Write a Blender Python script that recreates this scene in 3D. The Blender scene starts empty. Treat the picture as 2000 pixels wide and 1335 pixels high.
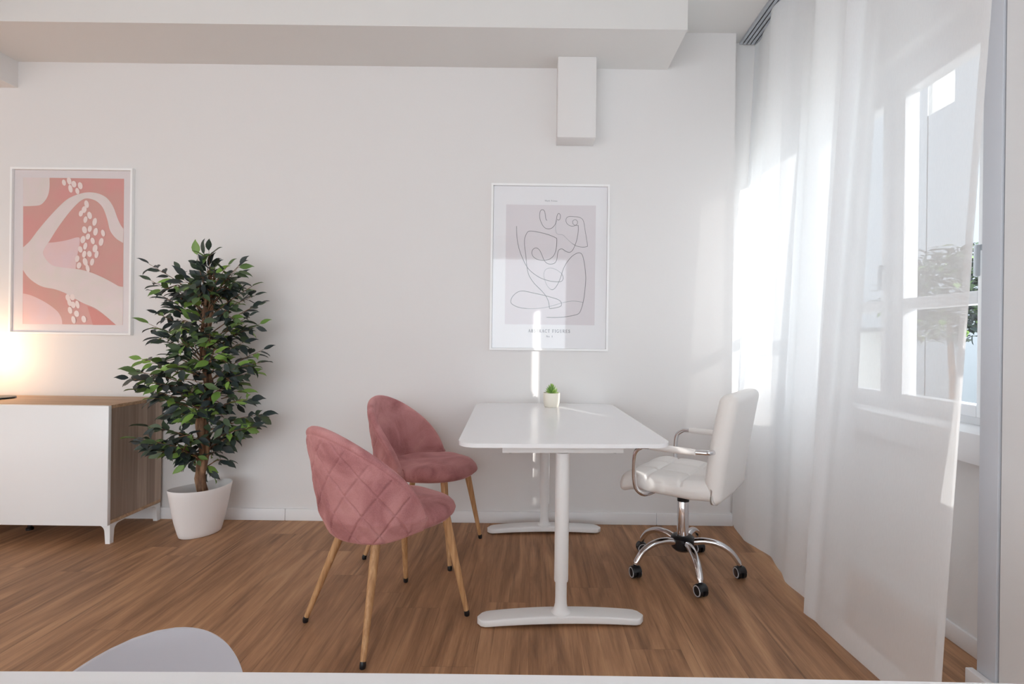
import bpy, bmesh, math, random
from mathutils import Vector, Matrix, Euler
from mathutils.geometry import tessellate_polygon
from math import sin, cos, pi, radians as R

S = bpy.context.scene
COL = S.collection

# ------------------------------------------------------------------ camera
cam_d = bpy.data.cameras.new('camera')
cam = bpy.data.objects.new('camera', cam_d); COL.objects.link(cam)
cam.location = (0, 0, 1.11)
cam.rotation_euler = (Matrix.Rotation(R(90), 3, 'X') @ Matrix.Rotation(R(.72), 3, 'Z')).to_euler()
cam_d.sensor_width = 36; cam_d.sensor_fit = 'HORIZONTAL'
cam_d.lens = 1024 * 36 / 2000
cam_d.shift_x = -.02; cam_d.shift_y = -.004
cam_d.clip_start = .05
S.camera = cam

# ------------------------------------------------------------------ sky, sun, exposure
w = bpy.data.worlds.new('sky'); S.world = w; w.use_nodes = True
bg = w.node_tree.nodes['Background']
bg.inputs[0].default_value = (.855, .935, 1.0, 1)
bg.inputs[1].default_value = 3.4
sun_d = bpy.data.lights.new('sun', 'SUN'); sun = bpy.data.objects.new('sun', sun_d); COL.objects.link(sun)
_el = .265
sun.rotation_euler = Vector((-.709, 1.0, -_el * 1.226)).to_track_quat('-Z', 'Y').to_euler()
sun.location = (6, -8, 6)
sun_d.energy = 3.4; sun_d.angle = R(.45); sun_d.color = (1, .97, .92)
vs = S.view_settings
vs.view_transform = 'Standard'; vs.look = 'None'; vs.gamma = 1; vs.use_curve_mapping = False
vs.exposure = .34
S.cycles.max_bounces = 12; S.cycles.diffuse_bounces = 7; S.cycles.transparent_max_bounces = 16
S.cycles.transmission_bounces = 8
S.cycles.sample_clamp_indirect = 6

# ------------------------------------------------------------------ materials
def lin(c):
    return tuple((x / 12.92 if x <= .04045 else ((x + .055) / 1.055) ** 2.4) for x in [v / 255 for v in c]) + (1,)

def mat(name, rgb, rough=.5, metal=0, spec=.5, sheen=0, bump=None, coat=0):
    m = bpy.data.materials.new(name); m.use_nodes = True
    nt = m.node_tree; b = nt.nodes['Principled BSDF']
    b.inputs['Base Color'].default_value = lin(rgb)
    b.inputs['Roughness'].default_value = rough; b.inputs['Metallic'].default_value = metal
    b.inputs['Specular IOR Level'].default_value = spec
    b.inputs['Sheen Weight'].default_value = sheen
    b.inputs['Coat Weight'].default_value = coat
    if bump:
        sc, st = bump
        n = nt.nodes.new('ShaderNodeTexNoise'); n.inputs['Scale'].default_value = sc; n.inputs['Detail'].default_value = 4
        tc = nt.nodes.new('ShaderNodeTexCoord'); nt.links.new(tc.outputs['Object'], n.inputs['Vector'])
        bp = nt.nodes.new('ShaderNodeBump'); bp.inputs['Strength'].default_value = st; bp.inputs['Distance'].default_value = .002
        nt.links.new(n.outputs['Fac'], bp.inputs['Height']); nt.links.new(bp.outputs[0], b.inputs['Normal'])
    return m

class NT:
    def __init__(s, m): s.m = m; s.t = m.node_tree; s.b = s.t.nodes['Principled BSDF']
    def n(s, k, **kw):
        x = s.t.nodes.new('ShaderNode' + k)
        for a, v in kw.items(): setattr(x, a, v)
        return x
    def l(s, a, b): s.t.links.new(a, b)
    def math(s, op, a, b=None):
        x = s.n('Math', operation=op)
        for i, v in enumerate((a, b)):
            if v is None: continue
            if isinstance(v, (int, float)): x.inputs[i].default_value = v
            else: s.l(v, x.inputs[i])
        return x.outputs[0]
    def ramp(s, fac, stops):
        r = s.n('ValToRGB'); e = r.color_ramp.elements
        while len(e) < len(stops): e.new(.5)
        for i, (p, c) in enumerate(stops): e[i].position = p; e[i].color = lin(c)
        s.l(fac, r.inputs[0]); return r.outputs[0]

WALL = mat('wall_paint', (229, 227, 226), .85, bump=(90, .12))
CEIL = mat('ceiling_paint', (226, 225, 223), .9, bump=(90, .08))
BASEB = mat('baseboard_white', (236, 236, 237), .4)
WHITE = mat('white_lacquer', (240, 240, 240), .28)
TABLETOP = mat('white_tabletop', (238, 238, 240), .22, spec=.5)
POWDER = mat('white_powder_coat', (236, 236, 236), .42, bump=(500, .1))
POT = mat('white_plastic_pot', (236, 232, 230), .45)
CREAM = mat('cream_ceramic', (238, 232, 218), .4)
LEATHER = mat('white_faux_leather', (236, 233, 230), .42, bump=(260, .25))
CHROME = mat('chrome', (225, 225, 228), .07, metal=1)
BLACKP = mat('black_plastic', (22, 23, 27), .35)
GREYP = mat('grey_plastic', (185, 186, 190), .4)
SHELLP = mat('light_grey_shell_plastic', (206, 206, 214), .5)
ALU = mat('aluminium', (196, 202, 208), .35, metal=.6)
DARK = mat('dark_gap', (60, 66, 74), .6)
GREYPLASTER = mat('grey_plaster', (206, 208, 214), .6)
FRAMEW = mat('white_picture_frame', (244, 244, 244), .35)
UPVC = mat('white_window_frame', (240, 241, 243), .3)
SOIL = mat('dark_soil', (62, 50, 42), .95, bump=(80, 1))
SCREW = mat('dark_steel', (50, 48, 48), .4, metal=.8)

def floor_mat():
    m = mat('walnut_vinyl_planks', (140, 100, 75), .45); N = NT(m)
    tc = N.n('TexCoord'); sp = N.n('SeparateXYZ'); N.l(tc.outputs['Object'], sp.inputs[0])
    xs = N.math('DIVIDE', sp.outputs[0], .182); row = N.math('FLOOR', xs)
    wn = N.n('TexWhiteNoise', noise_dimensions='1D'); N.l(row, wn.inputs['W'])
    ys = N.math('ADD', N.math('DIVIDE', sp.outputs[1], 1.22), N.math('MULTIPLY', wn.outputs['Value'], 7.3))
    colm = N.math('FLOOR', ys)
    pid = N.math('ADD', N.math('MULTIPLY', row, 13.37), N.math('MULTIPLY', colm, 5.11))
    w2 = N.n('TexWhiteNoise', noise_dimensions='1D'); N.l(pid, w2.inputs['W'])
    # plank coordinates shifted per plank so that every board has its own grain
    cx = N.math('ADD', N.math('MULTIPLY', sp.outputs[0], 1.0), N.math('MULTIPLY', w2.outputs['Value'], 30))
    cmb = N.n('CombineXYZ'); N.l(cx, cmb.inputs[0]); N.l(sp.outputs[1], cmb.inputs[1]); N.l(w2.outputs['Value'], cmb.inputs[2])
    def stretched(sx, sy, det, scale=1, dist=0):
        mp = N.n('Mapping'); mp.inputs['Scale'].default_value = (sx, sy, 1); N.l(cmb.outputs[0], mp.inputs[0])
        n = N.n('TexNoise'); n.inputs['Scale'].default_value = scale; n.inputs['Detail'].default_value = det
        n.inputs['Distortion'].default_value = dist
        N.l(mp.outputs[0], n.inputs['Vector']); return n.outputs['Fac']
    broad = stretched(11, 1.3, 5, dist=1.3); fine = stretched(62, 2.4, 6, dist=.9); hair = stretched(520, 16, 3)
    a = N.math('ADD', N.math('MULTIPLY', broad, .58), N.math('MULTIPLY', fine, .28))
    a = N.math('ADD', a, N.math('MULTIPLY', hair, .14))
    a = N.math('ADD', a, N.math('MULTIPLY', N.math('SUBTRACT', w2.outputs['Value'], .5), .03))
    col = N.ramp(a, [(.30, (112, 80, 58)), (.42, (146, 107, 77)), (.52, (170, 127, 93)), (.60, (187, 143, 106)), (.74, (204, 162, 124))])
    # dark mineral streaks
    st = N.ramp(stretched(34, .75, 6, dist=1.6), [(.60, (0, 0, 0)), (.70, (255, 255, 255)), (1, (255, 255, 255))])
    mx = N.n('MixRGB'); N.l(N.math('MULTIPLY', st, .42), mx.inputs[0]); N.l(col, mx.inputs[1]); mx.inputs[2].default_value = lin((78, 56, 46))
    # joints
    fx = N.math('FRACT', xs); ex = N.math('MINIMUM', fx, N.math('SUBTRACT', 1, fx))
    fy = N.math('FRACT', ys); ey = N.math('MINIMUM', fy, N.math('SUBTRACT', 1, fy))
    jx = N.math('LESS_THAN', ex, .006); jy = N.math('LESS_THAN', ey, .0011)
    j = N.math('MAXIMUM', jx, jy)
    mj = N.n('MixRGB'); N.l(N.math('MULTIPLY', j, .22), mj.inputs[0]); N.l(mx.outputs[0], mj.inputs[1]); mj.inputs[2].default_value = lin((66, 46, 36))
    N.l(mj.outputs[0], N.b.inputs['Base Color'])
    bp = N.n('Bump'); bp.inputs['Strength'].default_value = .25; bp.inputs['Distance'].default_value = .001
    N.l(N.math('SUBTRACT', a, N.math('MULTIPLY', j, .5)), bp.inputs['Height']); N.l(bp.outputs[0], N.b.inputs['Normal'])
    N.l(N.math('ADD', .50, N.math('MULTIPLY', fine, .2)), N.b.inputs['Roughness'])
    return m
FLOOR = floor_mat()

def wood_mat(name, dark, mid, light, axis=2, s=60, stripes=0, rough=.5):
    m = mat(name, mid, rough); N = NT(m)
    tc = N.n('TexCoord'); mp = N.n('Mapping'); sc = [s, s, s]; sc[axis] = s * .03
    mp.inputs['Scale'].default_value = sc; N.l(tc.outputs['Object'], mp.inputs[0])
    n = N.n('TexNoise'); n.inputs['Scale'].default_value = 1; n.inputs['Detail'].default_value = 5; n.inputs['Distortion'].default_value = .6
    N.l(mp.outputs[0], n.inputs[0]); f = n.outputs['Fac']
    if stripes:
        sp = N.n('SeparateXYZ'); N.l(tc.outputs['Object'], sp.inputs[0])
        a = sp.outputs[1] if axis != 1 else sp.outputs[0]
        wn = N.n('TexWhiteNoise', noise_dimensions='1D'); N.l(N.math('FLOOR', N.math('DIVIDE', a, stripes)), wn.inputs['W'])
        f = N.math('ADD', N.math('MULTIPLY', f, .6), N.math('MULTIPLY', wn.outputs['Value'], .40))
    c = N.ramp(f, [(.3, dark), (.5, mid), (.68, light)])
    N.l(c, N.b.inputs['Base Color']); return m
LEGWOOD = wood_mat('beech_leg', (168, 122, 80), (190, 145, 100), (208, 165, 120), 2, 90)
CABSIDE = wood_mat('greyed_walnut_veneer', (148, 127, 112), (172, 150, 133), (192, 171, 153), 2, 70, .068)
CABTOP = wood_mat('walnut_veneer_top', (166, 134, 106), (190, 156, 124), (208, 176, 144), 0, 60)

def velvet():
    m = mat('dusty_pink_velvet', (176, 112, 114), .85, spec=.2, sheen=.55); N = NT(m)
    N.b.inputs['Sheen Roughness'].default_value = .35
    N.b.inputs['Sheen Tint'].default_value = lin((255, 205, 205))
    tc = N.n('TexCoord')
    a = N.n('TexNoise'); a.inputs['Scale'].default_value = 5.5; a.inputs['Detail'].default_value = 3; a.inputs['Distortion'].default_value = .9
    N.l(tc.outputs['Object'], a.inputs[0])
    b = N.n('TexNoise'); b.inputs['Scale'].default_value = 320; b.inputs['Detail'].default_value = 2; N.l(tc.outputs['Object'], b.inputs[0])
    f = N.math('ADD', N.math('MULTIPLY', a.outputs['Fac'], .8), N.math('MULTIPLY', b.outputs['Fac'], .2))
    N.l(N.ramp(f, [(.30, (146, 92, 94)), (.42, (174, 118, 119)), (.54, (194, 138, 138)), (.70, (210, 157, 155))]), N.b.inputs['Base Color'])
    bp = N.n('Bump'); bp.inputs['Strength'].default_value = .3; bp.inputs['Distance'].default_value = .001
    N.l(f, bp.inputs['Height']); N.l(bp.outputs[0], N.b.inputs['Normal'])
    return m
VELVET = velvet()

def leaf_mat():
    m = mat('ficus_leaf', (52, 66, 52), .45); N = NT(m)
    g = N.n('NewGeometry')
    c = N.ramp(g.outputs['Random Per Island'], [(0, (40, 50, 52)), (.34, (50, 62, 60)), (.60, (62, 78, 62)), (.80, (84, 104, 70)), (.88, (108, 142, 66)), (1, (138, 174, 80))])
    N.l(c, N.b.inputs['Base Color']); return m
LEAF = leaf_mat()

def bark():
    m = mat('brown_bark', (120, 88, 66), .8); N = NT(m)
    tc = N.n('TexCoord'); mp = N.n('Mapping'); mp.inputs['Scale'].default_value = (60, 60, 9); N.l(tc.outputs['Object'], mp.inputs[0])
    n = N.n('TexNoise'); n.inputs['Scale'].default_value = 1; n.inputs['Detail'].default_value = 5; N.l(mp.outputs[0], n.inputs[0])
    N.l(N.ramp(n.outputs['Fac'], [(.3, (64, 44, 34)), (.5, (118, 86, 64)), (.7, (158, 122, 92))]), N.b.inputs['Base Color'])
    bp = N.n('Bump'); bp.inputs['Strength'].default_value = .8; bp.inputs['Distance'].default_value = .004
    N.l(n.outputs['Fac'], bp.inputs['Height']); N.l(bp.outputs[0], N.b.inputs['Normal']); return m
BARK = bark()

def sheer(name, clear, col=(.95, .96, .97)):
    dv = .03 if clear > .05 else .004
    m = bpy.data.materials.new(name); m.use_nodes = True; t = m.node_tree
    for n in list(t.nodes): t.nodes.remove(n)
    o = t.nodes.new('ShaderNodeOutputMaterial')
    d = t.nodes.new('ShaderNodeBsdfDiffuse'); d.inputs[0].default_value = (*col, 1)
    tr = t.nodes.new('ShaderNodeBsdfTranslucent'); tr.inputs[0].default_value = (*col, 1)
    tp = t.nodes.new('ShaderNodeBsdfTransparent')
    m1 = t.nodes.new('ShaderNodeMixShader'); m1.inputs[0].default_value = .5
    m2 = t.nodes.new('ShaderNodeMixShader')
    # the open weave: fine threads vary the clear share a little
    tc = t.nodes.new('ShaderNodeTexCoord'); n = t.nodes.new('ShaderNodeTexNoise'); mp = t.nodes.new('ShaderNodeMapping')
    mp.inputs['Scale'].default_value = (30, 90, 12); n.inputs['Scale'].default_value = 4; n.inputs['Detail'].default_value = 4
    t.links.new(tc.outputs['Object'], mp.inputs[0]); t.links.new(mp.outputs[0], n.inputs[0])
    mr = t.nodes.new('ShaderNodeMapRange'); mr.inputs[3].default_value = clear - dv; mr.inputs[4].default_value = clear + dv
    t.links.new(n.outputs['Fac'], mr.inputs[0]); t.links.new(mr.outputs[0], m2.inputs[0])
    t.links.new(d.outputs[0], m1.inputs[1]); t.links.new(tr.outputs[0], m1.inputs[2])
    t.links.new(m1.outputs[0], m2.inputs[1]); t.links.new(tp.outputs[0], m2.inputs[2]); t.links.new(m2.outputs[0], o.inputs[0])
    return m
SHEER = sheer('sheer_white_voile', .24)
VOILE = sheer('white_voile', .07)  # less clear copy of the near cloth; sun glow put into its opacity
LINEN = sheer('dense_white_linen', .005)

def glass(name, gl=.035):
    m = bpy.data.materials.new(name); m.use_nodes = True; t = m.node_tree
    for n in list(t.nodes): t.nodes.remove(n)
    o = t.nodes.new('ShaderNodeOutputMaterial'); g = t.nodes.new('ShaderNodeBsdfGlossy'); g.inputs['Roughness'].default_value = .03
    tp = t.nodes.new('ShaderNodeBsdfTransparent'); mx = t.nodes.new('ShaderNodeMixShader')
    mx.inputs[0].default_value = gl
    t.links.new(tp.outputs[0], mx.inputs[1]); t.links.new(g.outputs[0], mx.inputs[2]); t.links.new(mx.outputs[0], o.inputs[0])
    return m
GLASS = glass('clear_glass')

# ------------------------------------------------------------------ mesh helpers
def smooth(me, ang=None):
    for p in me.polygons: p.use_smooth = True
    if ang is not None: me.set_sharp_from_angle(angle=R(ang))

def mk(name, bm, mats, parent=None, loc=None, ang=35, smooth_on=True):
    bmesh.ops.recalc_face_normals(bm, faces=bm.faces)
    me = bpy.data.meshes.new(name); bm.to_mesh(me); bm.free()
    if not isinstance(mats, (list, tuple)): mats = [mats]
    for m in mats: me.materials.append(m)
    if smooth_on: smooth(me, ang)
    o = bpy.data.objects.new(name, me); COL.objects.link(o)
    if parent: o.parent = parent
    if loc: o.location = loc
    return o

def tag(o, label=None, cat=None, group=None, kind=None):
    if label: o['label'] = label
    if cat: o['category'] = cat
    if group: o['group'] = group
    if kind: o['kind'] = kind
    return o

def thing(name, label, cat, loc=(0, 0, 0), rz=0, group=None):
    o = bpy.data.objects.new(name, None); COL.objects.link(o); o.empty_display_size = .1
    o.location = loc; o.rotation_euler = (0, 0, rz)
    return tag(o, label, cat, group)

def dup(root, loc, rz, label):
    r = root.copy(); COL.objects.link(r); r.location = loc; r.rotation_euler = (0, 0, rz); r['label'] = label
    for ch in list(root.children):
        c = ch.copy(); COL.objects.link(c); c.parent = r
        for g in list(ch.children):
            d = g.copy(); COL.objects.link(d); d.parent = c
    return r

def box(bm, x0, x1, y0, y1, z0, z1, bev=0, seg=2, mi=0):
    r = bmesh.ops.create_cube(bm, size=1)
    vs_ = r['verts']
    for v in vs_:
        v.co = Vector(((x0 + x1) / 2 + v.co.x * (x1 - x0), (y0 + y1) / 2 + v.co.y * (y1 - y0), (z0 + z1) / 2 + v.co.z * (z1 - z0)))
    fs = set(f for v in vs_ for f in v.link_faces)
    for f in fs: f.material_index = mi
    if bev:
        es = list(set(e for v in vs_ for e in v.link_edges))
        bmesh.ops.bevel(bm, geom=es, offset=bev, segments=seg, profile=.5, affect='EDGES')
    return bm

def BX(*a, **k): return box(bmesh.new(), *a, **k)

def loft(bm, rings, close_u=True, cap=True, mi=0):
    """rings: list of lists of points"""
    V = [[bm.verts.new(p) for p in r] for r in rings]
    n = len(V[0]); fs = []
    for a, b in zip(V, V[1:]):
        for i in range(n if close_u else n - 1):
            j = (i + 1) % n
            fs.append(bm.faces.new((a[i], a[j], b[j], b[i])))
    if cap and close_u:
        fs.append(bm.faces.new(list(reversed(V[0])))); fs.append(bm.faces.new(V[-1]))
    for f in fs: f.material_index = mi
    return V

def lathe(bm, prof, n=32, c=(0, 0, 0), sx=1, sy=1, cap=True, mi=0, rot=0):
    rings = []
    for r, z in prof:
        rings.append([(c[0] + cos(rot) * r * sx * cos(2 * pi * i / n) - sin(rot) * r * sy * sin(2 * pi * i / n),
                       c[1] + sin(rot) * r * sx * cos(2 * pi * i / n) + cos(rot) * r * sy * sin(2 * pi * i / n), c[2] + z) for i in range(n)])
    loft(bm, rings, True, cap, mi); return bm

def crom(pts, k=8):
    P = [Vector(p) for p in pts]; Q = [P[0] * 2 - P[1]] + P + [P[-1] * 2 - P[-2]]; out = []
    for i in range(1, len(Q) - 2):
        for j in range(k):
            t = j / k; a, b, c, d = Q[i - 1], Q[i], Q[i + 1], Q[i + 2]
            out.append(.5 * ((2 * b) + (c - a) * t + (2 * a - 5 * b + 4 * c - d) * t * t + (3 * b - a - 3 * c + d) * t ** 3))
    out.append(P[-1]); return out

def tube(bm, path, rad, n=12, flat=1.0, up=None, mi=0, cap=True):
    """rad: number or function of t; flat squashes along the second frame axis"""
    path = [Vector(p) for p in path]; rings = []; m = len(path)
    prev = None
    for i, p in enumerate(path):
        t = (path[min(i + 1, m - 1)] - path[max(i - 1, 0)]).normalized()
        if up is not None: a = Vector(up); a = (a - t * a.dot(t)).normalized()
        elif prev is None:
            a = Vector((0, 0, 1)) if abs(t.z) < .9 else Vector((1, 0, 0)); a = (a - t * a.dot(t)).normalized()
        else: a = (prev - t * prev.dot(t)).normalized()
        prev = a; b = t.cross(a)
        r = rad(i / (m - 1)) if callable(rad) else rad
        rings.append([p + a * r * cos(2 * pi * k / n) * flat + b * r * sin(2 * pi * k / n) for k in range(n)])
    loft(bm, rings, True, cap, mi); return bm

def prism(bm, pts, axis, a, b, mi=0, bev=0):
    """extrude 2D outline pts between a and b along axis (0,1,2)"""
    def q(p, h):
        l = [p[0], p[1]]; l.insert(axis, h); return l
    A = [bm.verts.new(q(p, a)) for p in pts]; B = [bm.verts.new(q(p, b)) for p in pts]
    fs = [bm.faces.new(A), bm.faces.new(list(reversed(B)))]
    for i in range(len(pts)):
        j = (i + 1) % len(pts); fs.append(bm.faces.new((A[j], A[i], B[i], B[j])))
    for f in fs: f.material_index = mi
    if bev:
        bmesh.ops.bevel(bm, geom=list(set(fs[0].edges) | set(fs[1].edges)), offset=bev, segments=3, profile=.5, affect='EDGES')
    return bm

def rrect(hx, hy, r, n=8, cx=0, cy=0):
    out = []
    for qx, qy, a0 in ((1, 1, 0), (-1, 1, 90), (-1, -1, 180), (1, -1, 270)):
        for i in range(n + 1):
            a = R(a0 + 90 * i / n); out.append((cx + qx * (hx - r) + r * cos(a), cy + qy * (hy - r) + r * sin(a)))
    return out

def rbox(hx, hy, hz, r, nx, ny, nz):
    """densely gridded box with rounded edges, ready to be displaced"""
    bm = bmesh.new(); vd = {}
    def key(i, j, k): return (i, j, k)
    def vert(i, j, k):
        if (i, j, k) in vd: return vd[(i, j, k)]
        p = Vector((hx * (2 * i / nx - 1), hy * (2 * j / ny - 1), hz * (2 * k / nz - 1)))
        q = Vector((max(-hx + r, min(hx - r, p.x)), max(-hy + r, min(hy - r, p.y)), max(-hz + r, min(hz - r, p.z))))
        d = p - q
        if d.length > 1e-9: p = q + d.normalized() * r
        v = bm.verts.new(p); vd[(i, j, k)] = v; return v
    for i in range(nx):
        for j in range(ny):
            for k in (0, nz): bm.faces.new([vert(*t) for t in ((i, j, k), (i + 1, j, k), (i + 1, j + 1, k), (i, j + 1, k))])
    for i in range(nx):
        for k in range(nz):
            for j in (0, ny): bm.faces.new([vert(*t) for t in ((i, j, k), (i + 1, j, k), (i + 1, j, k + 1), (i, j, k + 1))])
    for j in range(ny):
        for k in range(nz):
            for i in (0, nx): bm.faces.new([vert(*t) for t in ((i, j, k), (i, j + 1, k), (i, j + 1, k + 1), (i, j, k + 1))])
    return bm

def struct(name, bm, m, parent=None, ang=30):
    o = mk(name, bm, m, parent, ang=ang)
    if parent is None: o['kind'] = 'structure'
    return o

# ------------------------------------------------------------------ room shell
D = 3.147          # back wall
ZC = 2.952         # ceiling
XL, YN = -5.4, -3.2
struct('floor', BX(XL, 1.80, YN, 3.30, -.1, 0), FLOOR)
struct('ceiling', BX(XL, 1.80, YN, 3.40, ZC, ZC + .15), CEIL)
struct('wall_back', BX(XL, 1.199, D, 3.40, 0, ZC), WALL)
struct('wall_niche', BX(1.199, 1.80, 3.25, 3.40, 0, ZC), WALL)
bm = bmesh.new()
box(bm, XL, 1.86, YN - .2, YN, 0, .30); box(bm, XL, 1.86, YN - .2, YN, 2.55, ZC); box(bm, XL, -4.9, YN - .2, YN, .30, 2.55); box(bm, .6, 1.86, YN - .2, YN, .30, 2.55)
struct('wall_rear', bm, WALL)  # unseen wall, added with this opening to cut the daylight from behind
struct('wall_left', BX(XL - .15, XL, YN, 3.40, 0, ZC), WALL)
bm = bmesh.new()     # window wall: parapet, head, the pier between the windows
WX = 1.587
box(bm, WX, 1.86, 1.62, 3.25, 0, .69)
box(bm, WX, 1.86, YN, 1.62, 0, .69)
box(bm, WX, 1.86, 1.15, 3.25, 2.385, ZC); box(bm, WX, 1.86, YN, 1.15, 2.19, ZC)
box(bm, WX, 1.86, 1.15, 1.80, .69, 2.385)
box(bm, WX, 1.86, YN, -1.2, .69, 2.385)
struct('wall_right', bm, WALL)
struct('trim_1', BX(XL, .79, 2.738, D, 2.728, ZC), CEIL)                 # soffit beam along the back wall
struct('trim_2', BX(-3.52, -3.107, .4, 2.738, 2.57, ZC), WALL)
struct('trim_3', BX(-3.52, -3.107, 2.738, D, 2.57, 2.728), WALL)
struct('trim_4', BX(.127, .349, 3.010, D, 2.264, 2.728, bev=.004), WALL)  # boxed pipe chase
bm = bmesh.new(); box(bm, 1.447, WX, 1.158, 1.612, 0, ZC)
struct('trim_5', bm, WALL)                                                # pier
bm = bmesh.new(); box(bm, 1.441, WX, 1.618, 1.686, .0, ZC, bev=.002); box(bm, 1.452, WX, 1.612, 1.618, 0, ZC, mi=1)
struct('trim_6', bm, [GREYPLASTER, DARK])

def bb(bm, x0, x1, y0, y1, z1=.07, b=.003):
    box(bm, x0, x1, y0, y1, 0, z1, bev=b, seg=2)
bm = bmesh.new()
for a, b_ in ((XL, -3.6), (-3.598, -1.467), (-1.465, .755), (.757, 1.213)): bb(bm, a, b_, D - .014, D)
bb(bm, 1.199, 1.213, D, 3.25)
struct('baseboard_back', bm, BASEB)
bm = bmesh.new(); bb(bm, WX - .014, WX, 1.70, 3.25, .068)
struct('baseboard_right', bm, BASEB)
bm = bmesh.new(); bb(bm, 1.415, 1.440, 1.16, 1.70, .062)
struct('baseboard_pier', bm, BASEB)

# ------------------------------------------------------------------ windows
def window(name, y0, y1, splits, transom=True, z1=2.385):
    """frame in the opening y0..y1; splits: list of (ya, yb) panes"""
    z0 = .80
    X0, X1 = 1.70, 1.76
    fr = bmesh.new()
    box(fr, X0, X1, y0, y1, z1 - .05, z1); box(fr, X0, X1, y0, y1, z0 - .1, z0 + .04)
    ys = [y0] + [v for s in splits for v in s] + [y1]
    for a, b in zip(ys[0::2], ys[1::2]): box(fr, X0, X1, a, b, z0 + .04, z1 - .05)
    root = mk(name, fr, UPVC, ang=30); root['kind'] = 'structure'
    for a, b in splits:
        s = bmesh.new(); x0, x1 = X0 - .018, X0
        f = .035
        top = z1 - .05
        box(s, x0, X1 - .01, a - .01, a + f, z0 + .03, top + .01, bev=.004); box(s, x0, X1 - .01, b - f, b + .01, z0 + .03, top + .01, bev=.004)
        box(s, x0, X1 - .01, a + f, b - f, top - .085, top + .01, bev=.004); box(s, x0, X1 - .01, a + f, b - f, z0 + .03, z0 + .075, bev=.004)
        if transom: box(s, x0, X1 - .01, a + f, b - f, 1.26, 1.31, bev=.004)
        so = mk('sash', s, UPVC, root, ang=30)
        g = BX(X0 + .018, X0 + .024, a + f - .005, b - f + .005, z0 + .07, top - .08)
        mk('pane', g, GLASS, so)
        h = bmesh.new(); box(h, x0 - .03, x0 - .012, a + .006, a + .022, 1.36, 1.48, bev=.005); box(h, x0 - .014, x0 + .002, a + .006, a + .022, 1.46, 1.48)
        mk('handle', h, ALU, so)
    return root
window('window_1', 1.80, 3.25, [(1.95, 2.42), (2.50, 3.14)])
window('window_2', -1.2, 1.15, [(-1.1, -.05), (.02, 1.06)], z1=2.19)  # unseen window, added and sized to let in the strip of sun
sill = bmesh.new(); box(sill, 1.518, 1.70, 1.70, 3.25, .694, .80, bev=.004)
struct('trim_7', sill, BASEB)
sill = bmesh.new(); box(sill, 1.518, 1.70, -1.2, 1.10, .694, .80, bev=.004)
struct('trim_8', sill, BASEB)
bk = bmesh.new(); box(bk, 1.535, WX, 1.745, 1.765, .655, .694, bev=.003)
tag(mk('sill_bracket', bk, DARK), 'small dark bracket under the near end of the white window sill', 'bracket')

# ------------------------------------------------------------------ curtain rail and curtains
rail = thing('curtain_rail', 'flat multi-channel aluminium curtain rail fixed to the ceiling by the window', 'curtain rail', (1.31, 1.5, ZC))
r_ = bmesh.new()
prof = [(-.055, 0), (-.055, -.014), (-.049, -.014), (-.049, -.006)]
xs = [-.055]
pts = [(-.055, -.0005), (-.055, -.016)]
for c in (-.036, -.012, .012, .036):
    pts += [(c - .004, -.016), (c - .004, -.006), (c + .004, -.006), (c + .004, -.016)]
pts += [(.055, -.016), (.055, -.0005)]
prism(r_, pts, 1, -1.7, 1.738)
mk('track_profile', r_, ALU, rail, ang=20)
r2 = bmesh.new()
for c in (-.036, -.012, .012, .036): box(r2, c - .0038, c + .0038, -1.69, 1.73, -.0075, -.0062)
mk('track_channel', r2, DARK, rail)

def lerp_tab(tab, y):
    if y >= tab[0][0]: return tab[0][1]
    for (a, va), (b, vb) in zip(tab, tab[1:]):
        if y >= b:
            t = (a - y) / (a - b); t = t * t * (3 - 2 * t) * .5 + t * .5; return va + (vb - va) * t
    return tab[-1][1]

def curtain(name, label, ytop, ybot, top, bot, z0, n=160, nz=60, folds=None, group=None, doubled=None, mats=SHEER):
    """ytop/ybot: (far, near) y of the upper and lower edge; top/bot tables: y -> x"""
    bm = bmesh.new(); V = []
    z1 = ZC - .018
    def pt(s, t, off=0):
        yt = ytop[0] + (ytop[1] - ytop[0]) * s; yb = ybot[0] + (ybot[1] - ybot[0]) * s
        u = 1 - t
        y = yb + (yt - yb) * t
        xb = lerp_tab(bot, yb); xt = lerp_tab(top, yt)
        e = t ** 1.08
        x = xb + (xt - xb) * e
        if folds: x += folds(s, t)
        zb = z0(s) if callable(z0) else z0
        return (x + off, y, zb + (z1 - zb) * t)
    for j in range(nz + 1): V.append([bm.verts.new(pt(i / n, j / nz)) for i in range(n + 1)])
    for j in range(nz):
        for i in range(n): bm.faces.new((V[j][i], V[j][i + 1], V[j + 1][i + 1], V[j + 1][i]))
    o = mk(name, bm, mats, ang=None)
    tag(o, label, 'curtain', group)
    # hems: the turned cloth is a second layer along the edges
    if doubled:
        hm = bmesh.new()
        for a, b in doubled:
            m = max(2, int((b - a) * n)); W = []
            for j in range(nz + 1): W.append([hm.verts.new(pt(a + (b - a) * i / m, j / nz, -.003)) for i in range(m + 1)])
            for j in range(nz):
                for i in range(m): hm.faces.new((W[j][i], W[j][i + 1], W[j + 1][i + 1], W[j + 1][i]))
        m = n; W = []
        for j in range(3): W.append([hm.verts.new(pt(i / m, j / 2 * .028, -.003)) for i in range(m + 1)])
        for j in range(2):
            for i in range(m): hm.faces.new((W[j][i], W[j][i + 1], W[j + 1][i + 1], W[j + 1][i]))
        mk('hem', hm, mats, o, ang=None)
    return o

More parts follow.
